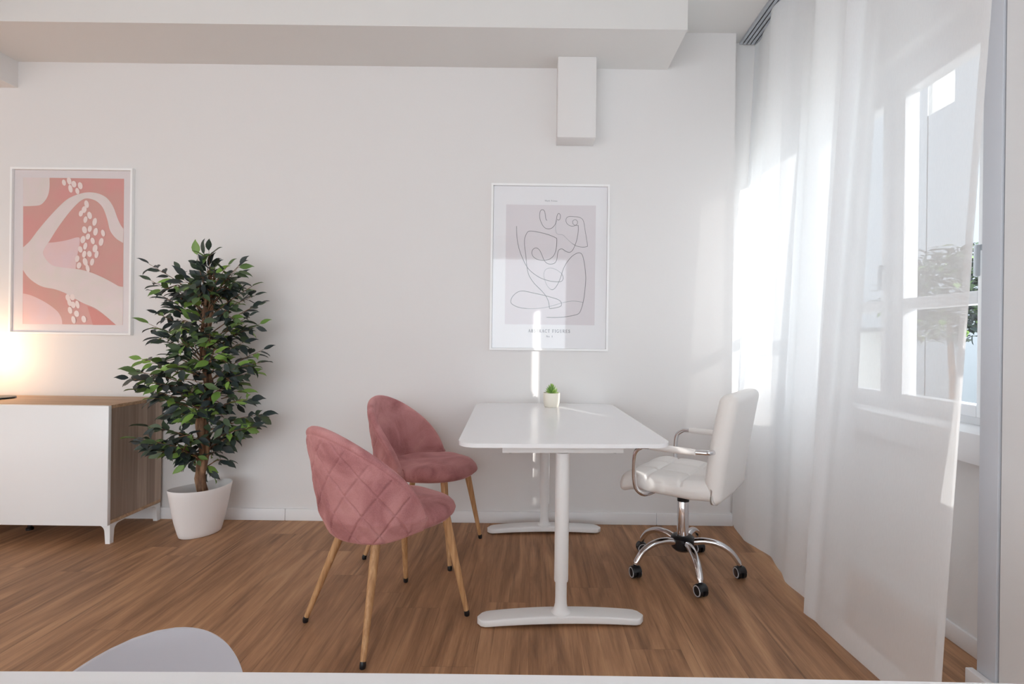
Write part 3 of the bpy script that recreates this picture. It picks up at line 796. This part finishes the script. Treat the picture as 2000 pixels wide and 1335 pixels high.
# serif lettering: thick and thin strokes with slab ends, on a 0..1 grid
def lett():
    T, t = .17, .07
    G = {}
    def seg(a, b, w_): return ('s', a, b, w_)
    def arc(cx, cy, rx, ry, a0, a1, w_): return ('a', cx, cy, rx, ry, a0, a1, w_)
    sf = lambda x, y, w_=.34: seg((x - w_ / 2, y), (x + w_ / 2, y), t)
    G['A'] = [seg((.08, 0), (.42, 1), t), seg((.42, 1), (.76, 0), T), seg((.2, .36), (.62, .36), t), sf(.08, .03, .26), sf(.76, .03, .34)]
    G['B'] = [seg((.16, 0), (.16, 1), T), arc(.38, .75, .24, .22, 90, -90, T * .8), arc(.38, .27, .30, .25, 90, -90, T * .8), seg((.02, .97), (.4, .97), t), seg((.1, .52), (.4, .52), t), seg((.02, .03), (.4, .03), t)]
    G['S'] = [arc(.34, .74, .24, .22, 20, 250, T * .7), arc(.34, .27, .26, .24, 70, -160, T * .8), seg((.22, .60), (.48, .42), T), seg((.58, .72), (.58, .95), t), seg((.06, .05), (.06, .28), t)]
    G['T'] = [seg((.4, 0), (.4, 1), T), seg((.02, .97), (.78, .97), t), seg((.04, .74), (.04, .98), t), seg((.76, .74), (.76, .98), t), sf(.4, .03, .36)]
    G['R'] = [seg((.16, 0), (.16, 1), T), arc(.38, .74, .25, .23, 90, -90, T * .8), seg((.02, .97), (.4, .97), t), seg((.1, .5), (.4, .5), t), seg((.38, .5), (.72, .03), T), sf(.16, .03, .32), seg((.66, .03), (.84, .03), t)]
    G['C'] = [arc(.46, .5, .38, .48, 45, 320, T * .75), seg((.76, .70), (.76, .96), t)]
    G['F'] = [seg((.18, 0), (.18, 1), T), seg((.02, .97), (.66, .97), t), seg((.65, .72), (.65, .98), t), seg((.1, .5), (.5, .5), t), seg((.5, .38), (.5, .62), t), sf(.18, .03, .34)]
    G['I'] = [seg((.2, 0), (.2, 1), T), sf(.2, .03, .36), sf(.2, .97, .36)]
    G['G'] = [arc(.46, .5, .38, .48, 45, 330, T * .75), seg((.74, .70), (.74, .96), t), seg((.76, .08), (.76, .42), T), seg((.6, .43), (.9, .43), t)]
    G['U'] = [seg((.18, .3), (.18, 1), T), arc(.45, .32, .28, .3, 180, 360, T * .6), seg((.73, .3), (.73, 1), t), sf(.18, .97, .32), sf(.73, .97, .26)]
    G['E'] = [seg((.18, 0), (.18, 1), T), seg((.02, .97), (.66, .97), t), seg((.02, .03), (.70, .03), t), seg((.65, .74), (.65, .98), t), seg((.69, .02), (.69, .28), t), seg((.1, .5), (.5, .5), t), seg((.5, .38), (.5, .62), t)]
    G['N'] = [seg((.14, 0), (.14, 1), t), seg((.12, .98), (.74, .02), T), seg((.74, 0), (.74, 1), t), sf(.14, .03, .26), sf(.74, .97, .26)]
    G['o'] = [arc(.3, .3, .24, .29, 0, 360, T * .7)]
    G['.'] = [seg((.1, .0), (.1, .12), T)]
    G['1'] = [seg((.3, 0), (.3, 1), T), seg((.14, .86), (.3, .97), t), sf(.3, .03, .34)]
    G['M'] = [seg((.14, 0), (.14, 1), t), seg((.14, 1), (.48, .1), T), seg((.48, .1), (.82, 1), t), seg((.84, 0), (.84, 1), T)]
    G['a'] = [arc(.26, .26, .2, .24, 0, 360, T * .7), seg((.48, 0), (.48, .52), T)]
    G['r'] = [seg((.14, 0), (.14, .54), T), arc(.32, .34, .18, .18, 150, 50, T * .7)]
    G['k'] = [seg((.14, 0), (.14, 1), T), seg((.14, .25), (.46, .56), t), seg((.24, .32), (.5, 0), T)]
    G['m'] = [seg((.12, 0), (.12, .54), T), arc(.27, .34, .15, .2, 180, 0, T * .6), seg((.42, 0), (.42, .34), T), arc(.57, .34, .15, .2, 180, 0, T * .6), seg((.72, 0), (.72, .34), T)]
    adv = dict(A=.86, B=.74, S=.66, T=.8, R=.84, C=.84, F=.72, I=.4, G=.94, U=.88, E=.76, N=.88, o=.6, M=1.0, a=.58, r=.44, k=.56, m=.86)
    adv['.'] = .26; adv['1'] = .5; adv[' '] = .42
    return G, adv
GL, ADV = lett()
def text(bm, s, x, z, h, track, y, total=None):
    wd = sum(ADV[c] for c in s) + track * (len(s) - 1)
    k = h if total is None else total / wd
    cx = x
    def quad(a, b, w_):
        d = Vector((b[0] - a[0], b[1] - a[1])); 
        if d.length < 1e-6: return
        n = Vector((-d.y, d.x)).normalized() * w_ / 2
        q = [(a[0] + n.x, a[1] + n.y), (b[0] + n.x, b[1] + n.y), (b[0] - n.x, b[1] - n.y), (a[0] - n.x, a[1] - n.y)]
        bm.faces.new([bm.verts.new((cx + p[0] * k, y, z + p[1] * h)) for p in q])
    for c in s:
        for e in GL.get(c, []):
            if e[0] == 's': quad(e[1], e[2], e[3])
            else:
                _, ax, ay, rx, ry, a0, a1, w_ = e; m = 10
                P = [(ax + rx * cos(R(a0 + (a1 - a0) * i / m)), ay + ry * sin(R(a0 + (a1 - a0) * i / m))) for i in range(m + 1)]
                for p, q in zip(P, P[1:]): quad(p, q, w_)
        cx += (ADV[c] + track) * k
g = bmesh.new()
text(g, 'ABSTRACT FIGURES', -.026 - KX, 1.1435 - KZ, .0182, .26, -.0088, total=.250)
text(g, 'No. 1', .082 - KX, 1.115 - KZ, .011, .12, -.0088, total=.038)
mk('lettering', g, INK, pr, smooth_on=False)
g = bmesh.new()
text(g, 'Mark Forma', .064 - KX, 1.927 - KZ, .0095, .10, -.0088, total=.074)
mk('lettering', g, INK2, pr, smooth_on=False)
mk('glazing', BX(qx0 + .013 - KX, qx1 - .013 - KX, -.0135, -.0125, qz0 + .013 - KZ, qz1 - .013 - KZ), GLASS, pr, smooth_on=False)

# ------------------------------------------------------------------ desk
dk = thing('desk', 'white desk with two T-shaped legs standing end-on to the wall', 'desk', (.102, 2.525, 0), R(2.6))
g = bmesh.new(); prism(g, rrect(.40, .60, .075, 10), 2, .707, .722, bev=.003); mk('tabletop', g, TABLETOP, dk, ang=40)
for sy in (-1, 1):
    cy = sy * .478
    g = bmesh.new()
    # arched foot
    n = 40; rings = []
    for i in range(n + 1):
        s = -1 + 2 * i / n; x = .324 * s
        e = 1 - abs(s); hw = .041 * (1 if e > .13 else math.sqrt(max(0.02, 1 - ((.13 - e) / .13) ** 2)))
        za = .012 * (1 - s * s) + .003; zt = za + .024 + .006 * (1 - s * s)
        sec = rrect(hw, (zt - za) / 2, min(.006, hw * .6), 3, 0, (za + zt) / 2)
        rings.append([(x, cy + a, b) for a, b in sec])
    loft(g, rings)
    mk('foot', g, POWDER, dk, ang=50)
    g = bmesh.new(); lathe(g, [(.046, .040), (.036, .046), (.028, .056), (.0235, .075), (.0225, .10), (.0225, .17)], 32, (0, cy, 0)); mk('lower_column', g, POWDER, dk)
    g = bmesh.new(); lathe(g, [(.0225, .163), (.0265, .164), (.0275, .170), (.0275, .665)], 32, (0, cy, 0)); mk('upper_column', g, POWDER, dk)
    g = bmesh.new(); box(g, -.235, .235, cy - .03, cy + .03, .668, .707, bev=.003); mk('cross_bar', g, POWDER, dk)
    for xx in (-.205, .205):
        g = bmesh.new(); lathe(g, [(.0, .663), (.008, .663), (.008, .669)], 12, (xx, cy, 0)); mk('screw', g, SCREW, dk)
g = bmesh.new(); box(g, -.03, .03, -.45, .45, .672, .707, bev=.003); mk('rail', g, POWDER, dk)

# small succulent
cc = thing('potted_succulent', 'small green succulent in a cream pot near the back edge of the white desk', 'potted plant', (.112, 2.965, .722))
g = bmesh.new(); lathe(g, [(0, 0), (.036, 0), (.040, .003), (.0445, .02), (.047, .045), (.0475, .074), (.0465, .080), (.043, .080), (.042, .066), (0, .066)], 36, cap=False)
bmesh.ops.remove_doubles(g, verts=g.verts, dist=.0003); mk('pot', g, CREAM, cc, ang=50)
g = bmesh.new(); rnd = random.Random(3)
def spike(bm, p, d, L, w_):
    d = d.normalized(); s = d.cross(UP).normalized() if abs(d.z) < .98 else Vector((1, 0, 0)); n = s.cross(d)
    rings = []
    for t, r in ((0, .5), (.3, .95), (.55, 1), (.8, .65), (.95, .2), (1, .03)):
        c = p + d * L * t + n * L * .12 * t * t
        rings.append([c + s * w_ * r * cos(a) + n * w_ * .42 * r * sin(a) for a in [2 * pi * k / 8 for k in range(8)]])
    loft(bm, rings)
for k in range(34):
    a = k * 2.39996; e = .12 + 1.28 * (1 - k / 33) ** .9
    e = pi / 2 - e
    d = Vector((cos(a) * cos(e), sin(a) * cos(e), sin(e) + .12))
    spike(g, Vector((0, 0, .070 + .010 * k / 33)), d, .044 + .010 * (k / 33), .0068)
SUCC = mat('succulent_green', (150, 186, 96), .5)
N = NT(SUCC); gg = N.n('NewGeometry'); N.l(N.ramp(gg.outputs['Random Per Island'], [(0, (96, 138, 74)), (.5, (140, 182, 88)), (1, (176, 208, 112))]), N.b.inputs['Base Color'])
mk('rosette', g, SUCC, cc, ang=None)

# ------------------------------------------------------------------ pink velvet chairs
def make_pink(name, label, loc, rz, group):
    t = thing(name, label, 'chair', loc, rz, group)
    # seat cushion
    g = bmesh.new(); n = 72; rings = []
    prof = [(.02, .474), (.3, .4745), (.6, .473), (.80, .468), (.91, .460), (.97, .448), (1.0, .432), (.985, .414), (.93, .402), (.80, .396), (.4, .394), (.02, .394)]
    for r, z in prof:
        ring = []
        for k in range(n):
            a = 2 * pi * k / n; e = 2.35
            c, s = cos(a), sin(a)
            rr = (abs(c) ** e + abs(s) ** e) ** (-1 / e)
            x, y = .228 * r * rr * c, .238 * r * rr * s + .030
            if y > 0: x *= 1 - .10 * (y / .24) ** 2
            zz = z + .004 * sin(x * 31 + 1) * sin(y * 27) * (r < .9) - (.010 * max(0, y / .23) ** 3 if z > .42 else 0)
            ring.append((x, y, zz))
        rings.append(ring)
    loft(g, rings); mk('seat', g, VELVET, t, ang=None)
    # wrap-around back shell, quilted outside
    NU, NV = 220, 130; TH = .017; PER = .112
    UM = R(89.5)
    def base(u, v):
        th = u * UM
        c = max(0, cos(th)); zt = .378 + .034 * abs(sin(th)) ** 8 + .412 * c ** .66
        zb = .374 + .034 * abs(sin(th)) ** 8
        z = zb + v * (zt - zb)
        k = (z - .42)
        f = 1.0 if z > .46 else 1 - 1.6 * (.46 - z) ** 1.0
        ax = .243 * f * (1 + .13 * min(1, max(0, k) / .3)); ay = .232 * f
        x = ax * sin(th); y = -ay * cos(th) - .17 * max(0, k) * cos(th) + .0
        return Vector((x, y, z))
    grid = [[base(-1 + 2 * i / NU, j / NV) for i in range(NU + 1)] for j in range(NV + 1)]
    g = bmesh.new(); O, I = [], []
    for j in range(NV + 1):
        ro, ri = [], []
        for i in range(NU + 1):
            p = grid[j][i]
            du = grid[j][min(i + 1, NU)] - grid[j][max(i - 1, 0)]; dv = grid[min(j + 1, NV)][i] - grid[max(j - 1, 0)][i]
            nr = du.cross(dv)
            if nr.length < 1e-12: nr = Vector((p.x, p.y, 0))
            nr.normalize()
            if nr.dot(Vector((p.x, p.y, 0))) < 0: nr = -nr
            u = -1 + 2 * i / NU; v = j / NV
            # distance to the outline in metres
            hgt = (grid[NV][i] - grid[0][i]).length
            eu = (1 - abs(u)) * UM * .24; ev = min(v, 1 - v) * hgt
            e = min(eu, ev * 1.0)
            h = TH * math.sqrt(max(0, 1 - (1 - min(1, e / .018)) ** 2)) if e < .018 else TH
            s = u * UM * .25; z = p.z
            gr = 0
            m = min(1, max(0, (min(eu - .03, (1 - v) * hgt, v * hgt + .02) - .030) / .008))
            for q in ((s * 1.05 + z * .80), (s * 1.05 - z * .80)):
                w_ = ((q / PER + .5) % 1) - .5; gr = max(gr, math.exp(-(w_ * PER / .0032) ** 2))
            puff = .004 * abs(cos((s * 1.05 + z * .80) / PER * pi)) * abs(cos((s * 1.05 - z * .80) / PER * pi))
            seam = math.exp(-((min(eu, (1 - v) * hgt) - .026) / .003) ** 2) * min(1, max(0, (eu - .03) / .03))
            o_off = h + m * (-.0055 * gr + puff) - .002 * seam
            ro.append(p + nr * o_off); ri.append(p - nr * h * .95)
        O.append(ro); I.append(ri)
    vo = [[g.verts.new(p) for p in r] for r in O]; vi = [[g.verts.new(p) for p in r] for r in I]
    for j in range(NV):
        for i in range(NU):
            g.faces.new((vo[j][i], vo[j][i + 1], vo[j + 1][i + 1], vo[j + 1][i])); g.faces.new((vi[j][i], vi[j + 1][i], vi[j + 1][i + 1], vi[j][i + 1]))
    bmesh.ops.remove_doubles(g, verts=g.verts, dist=.0004)
    mk('backrest', g, VELVET, t, ang=None)
    for sx in (-1, 1):
        for (tx, ty, bx, by) in ((.105, -.115, .209, -.229), (.145, .165, .209, .229)):
            a = Vector((sx * bx, by, .012)); b = Vector((sx * tx, ty, .405)); 
            g = bmesh.new(); tube(g, [a.lerp(b, k / 6) for k in range(7)], lambda t_: .0095 + .0085 * t_, 20)
            lg = mk('leg', g, LEGWOOD, t, ang=50)
            d = (b - a).normalized()
            g = bmesh.new(); tube(g, [Vector((a.x, a.y, 0)), Vector((a.x, a.y, .003)), a, a + d * .010], lambda t_: (.0085, .0105, .0112, .0104)[int(t_ * 3 + .01)], 16)
            mk('foot_cap', g, BLACKP, lg, ang=50)
    g = bmesh.new(); box(g, -.10, .10, -.10, .12, .388, .398, bev=.003); mk('seat_frame', g, BLACKP, t)
    return t
rzA = math.atan2(-.667, .745)
pk = make_pink('velvet_chair', 'pink velvet chair nearer the camera showing its quilted back', (-.556, 2.06, 0), rzA, 'pink velvet chairs at the desk')
dup(pk, (-.549, 2.752, 0), math.atan2(-.969, -.248), 'pink velvet chair farther back by the wall, turned towards the desk')

# ------------------------------------------------------------------ office chair
oc = thing('office_chair', 'white quilted swivel office chair with chrome arms and castors', 'office chair', (.737, 2.53, 0))
frz = math.atan2(.819, .574)     # local +Y is the way the seat faces
M = Matrix.Rotation(frz, 4, 'Z')
def tr(bm): bmesh.ops.transform(bm, matrix=M, verts=bm.verts); return bm
# seat
g = rbox(.232, .236, .040, .036, 72, 76, 8)
for v in g.verts:
    x, y, z = v.co
    if z > .01:
        gx = min(abs(((x / .155 + .5) % 1) - .5) * .155, 1); gy = min(abs(((y / .155) % 1) - .5) * .155, 1)
        q = 0
        for c in (-.0775, .0775):
            q = max(q, math.exp(-((x - c) / .006) ** 2)); q = max(q, math.exp(-((y - c) / .006) ** 2))
        m = min(1, (z - .01) / .02)
        v.co.z += m * (-.009 * q + .009 * abs(sin((x + .0775) / .155 * pi)) ** .5 * abs(sin((y + .0775) / .155 * pi)) ** .5)
    k = max(0, y - .10); v.co.z -= 1.7 * k * k
    if y > .14: v.co.y -= .5 * (y - .14) ** 1.0 * .3
    k = max(0, -y - .12); v.co.z += .1 * k
    v.co.x *= 1 - .05 * (y / .24) ** 2
    v.co.z += .447; v.co.y += .018
    v.co.z += .02 * y * .8
tr(g); mk('seat', g, LEATHER, oc, ang=None)
# backrest
g = rbox(.226, .041, .240, .036, 60, 10, 64)
for v in g.verts:
    x, y, z = v.co
    if y > .01:
        q = 0
        for c in (-.074, .074): q = max(q, math.exp(-((x - c) / .006) ** 2))
        for c in (-.12, 0.0, .12): q = max(q, math.exp(-((z - c) / .006) ** 2))
        v.co.y += (-.008 * q + .006) * max(0, min(1, (.205 - abs(x)) / .03))
    t_ = max(0.0, (z + .24) / .48)
    if y > 0: v.co.y -= .030 * max(0, .22 - t_) / .22
    v.co.x *= 1 - .03 * t_ - .03 * max(0, t_ - .8) * 5 + (.0)
    v.co.y += -.196 - .072 * t_ ** 1.3 + .096 * (x ** 2)
    v.co.z += .640
tr(g); mk('backrest', g, LEATHER, oc, ang=None)
# arms
for sx in (-1, 1):
    pts = [(.10 * sx, .08, .402), (.20 * sx, .09, .402), (.250 * sx, .105, .408), (.268 * sx, .130, .440), (.270 * sx, .138, .51), (.270 * sx, .132, .590), (.270 * sx, .105, .621), (.270 * sx, .07, .629), (.269 * sx, -.05, .631), (.262 * sx, -.14, .632), (.246 * sx, -.19, .632), (.215 * sx, -.205, .632)]
    path = crom(pts, 7)
    g = bmesh.new()
    tube(g, path, .0115, 16, flat=.85, up=None)
    tr(g); mk('arm', g, CHROME, oc, ang=50)
    g = bmesh.new()
    pth = [Vector((.269 * sx, ( .062 - .205 * k / 10), .6305 + .001 * k / 10)) for k in range(11)]
    tube(g, pth, lambda t_: .0195 * (1 if .04 < t_ < .96 else .86), 18, flat=.75, up=(0, 0, 1))
    tr(g); mk('arm_pad', g, LEATHER, oc, ang=50)
# mechanism
g = bmesh.new(); box(g, -.09, .09, -.11, .11, .385, .404, bev=.006); box(g, -.045, .045, -.09, .05, .365, .387, bev=.008)
tube(g, [(.04, .0, .378), (.14, .01, .376), (.19, .015, .370)], .005, 10); tr(g); mk('tilt_mechanism', g, BLACKP, oc)
g = bmesh.new(); lathe(g, [(.0275, .150), (.0275, .336), (.026, .340)], 36); mk('gas_lift_sleeve', g, CHROME, oc)
g = bmesh.new(); lathe(g, [(.028, .334), (.0285, .348), (.024, .354), (.013, .356)], 30); mk('sleeve_collar', g, BLACKP, oc)
g = bmesh.new(); lathe(g, [(.014, .350), (.014, .372)], 24); mk('piston', g, ALU, oc)
g = bmesh.new(); lathe(g, [(.02, .095), (.040, .100), (.052, .112), (.056, .135), (.056, .158), (.047, .168), (.030, .172)], 40); mk('hub', g, BLACKP, oc)
CANG = [-90, -18, 54, 126, 198]; SW = [20, 10, 200, 95, 15]
for a0, sw in zip(CANG, SW):
    a = R(a0 + 1); d = Vector((cos(a), sin(a), 0))
    path = crom([d * .045 + UP * .142, d * .10 + UP * .152, d * .16 + UP * .146, d * .215 + UP * .118, d * .248 + UP * .078, d * .256 + UP * .060], 6)
    g = bmesh.new(); tube(g, path, lambda t_: .0195 - .0055 * t_, 18, flat=.85)
    mk('base_arm', g, CHROME, oc, ang=60)
    c = d * .258
    cs = bpy.data.objects.new('castor', None)
    g = bmesh.new()
    # hood
    lathe(g, [(.006, 0.064), (.0095, .062), (.0095, .050), (.004, .048)], 14)
    rings = []
    for k in range(9):
        x = -.0215 + .043 * k / 8
        e = .92 if k in (0, 8) else 1
        rings.append([(x, -.002 + .0285 * e * cos(b_), .027 + .0285 * e * sin(b_)) for b_ in [R(15 + 150 * j / 12) for j in range(13)]] + [(x, -.002 + .020 * e * cos(b_), .027 + .020 * e * sin(b_)) for b_ in [R(165 - 150 * j / 12) for j in range(13)]])
    loft(g, rings)
    Mc = Matrix.Translation(c) @ Matrix.Rotation(R(sw), 4, 'Z')
    bmesh.ops.transform(g, matrix=Mc, verts=g.verts)
    cst = mk('castor', g, BLACKP, oc, ang=40)
    for sx in (-1, 1):
        g = bmesh.new()
        bm2 = [(.0, 0), (.020, 0.0), (.0262, .003), (.0268, .010), (.0262, .017), (.020, .019), (0, .019)]
        lathe(g, bm2, 30)
        bmesh.ops.transform(g, matrix=Mc @ Matrix.Translation((sx * .003, -.002, .0268)) @ Matrix.Rotation(R(90 * sx), 4, 'Y'), verts=g.verts)
        mk('wheel', g, BLACKP, cst, ang=40)
        g = bmesh.new(); lathe(g, [(.0185, .0188), (.0225, .0200), (.0246, .0175), (.0240, .0150), (.0185, .0188)], 30, cap=False)
        bmesh.ops.remove_doubles(g, verts=g.verts, dist=.0002)
        bmesh.ops.transform(g, matrix=Mc @ Matrix.Translation((sx * .003, -.002, .0268)) @ Matrix.Rotation(R(90 * sx), 4, 'Y'), verts=g.verts)
        mk('wheel_ring', g, GREYP, cst, ang=40)

# ------------------------------------------------------------------ foreground table and shell chair
ft = thing('meeting_table', 'white table top running along the bottom edge of the picture', 'table', (.0, .02, 0))
def arc_edge():
    out = []
    for i in range(41):
        x = -1.3 + 2.6 * i / 40; out.append((x, .556 - .016 * (x / 1.0) ** 2))
    return out
pts = arc_edge() + [(1.3, -.55), (-1.3, -.55)]
g = bmesh.new(); prism(g, pts, 2, .716, .740, bev=.003); mk('tabletop', g, TABLETOP, ft, ang=40)
for sx in (-1, 1):
    for y in (-.42, .40):
        g = bmesh.new(); lathe(g, [(.022, 0), (.022, .716)], 20, (sx * 1.15, y, 0)); mk('leg', g, POWDER, ft)

sh = thing('shell_chair', 'light grey plastic shell chair whose rounded back shows above the near table edge', 'chair', (-.449, .590, 0), R(46))
NU, NV = 60, 140
def shell(u, v):
    """u -1..1 across, v 0..1 from the front of the seat over the bend up the back"""
    prof = crom([(0, -.22, .43), (0, -.16, .445), (0, -.02, .432), (0, .08, .435), (0, .135, .465), (0, .160, .53), (0, .172, .605), (0, .176, .680)], 8)
    f = v * (len(prof) - 1); a = min(len(prof) - 2, int(f)); p = prof[a].lerp(prof[a + 1], f - a)
    return p
g = bmesh.new(); TT = []
for side in (0, 1):
    rows = []
    for j in range(NV + 1):
        v = j / NV; p = shell(0, v); row = []
        hw = .168 * (1 - .02 * v) * (1 if v < .66 else math.sqrt(max(0.0, 1 - ((v - .66) / .341) ** 2.3)))
        if v < .12: hw *= .82 + .18 * math.sqrt(1 - (1 - v / .12) ** 2)
        for i in range(NU + 1):
            u = -1 + 2 * i / NU; x = u * hw + .045 * max(0, (v - .66) / .34) ** 1.5
            cv = .030 * (u * hw / .2) ** 2
            y = p.y - cv * 1.3 * min(1, max(0, (v - .35) / .3)); z = p.z + (cv * .9 if v < .55 else cv * .9 * max(0, 1 - (v - .55) / .25))
            row.append(g.verts.new((x, y + (.006 if side else 0) * (v > .5), z - (.006 if side else 0) * (v <= .5))))
        rows.append(row)
    TT.append(rows)
A0, A1 = TT
for rows in TT:
    for j in range(NV):
        for i in range(NU): g.faces.new((rows[j][i], rows[j][i + 1], rows[j + 1][i + 1], rows[j + 1][i]))
for j in range(NV):
    for i in (0, NU): g.faces.new((A0[j][i], A0[j + 1][i], A1[j + 1][i], A1[j][i]))
for i in range(NU):
    for j in (0, NV): g.faces.new((A0[j][i], A0[j][i + 1], A1[j][i + 1], A1[j][i]))
mk('shell', g, SHELLP, sh, ang=60)
for sx in (-1, 1):
    for ty, by in ((-.10, -.19), (.08, .19)):
        g = bmesh.new(); tube(g, [(sx * .19, by, 0), (sx * .12, ty, .43)], lambda t_: .009 + .004 * t_, 14); mk('leg', g, LEGWOOD, sh)
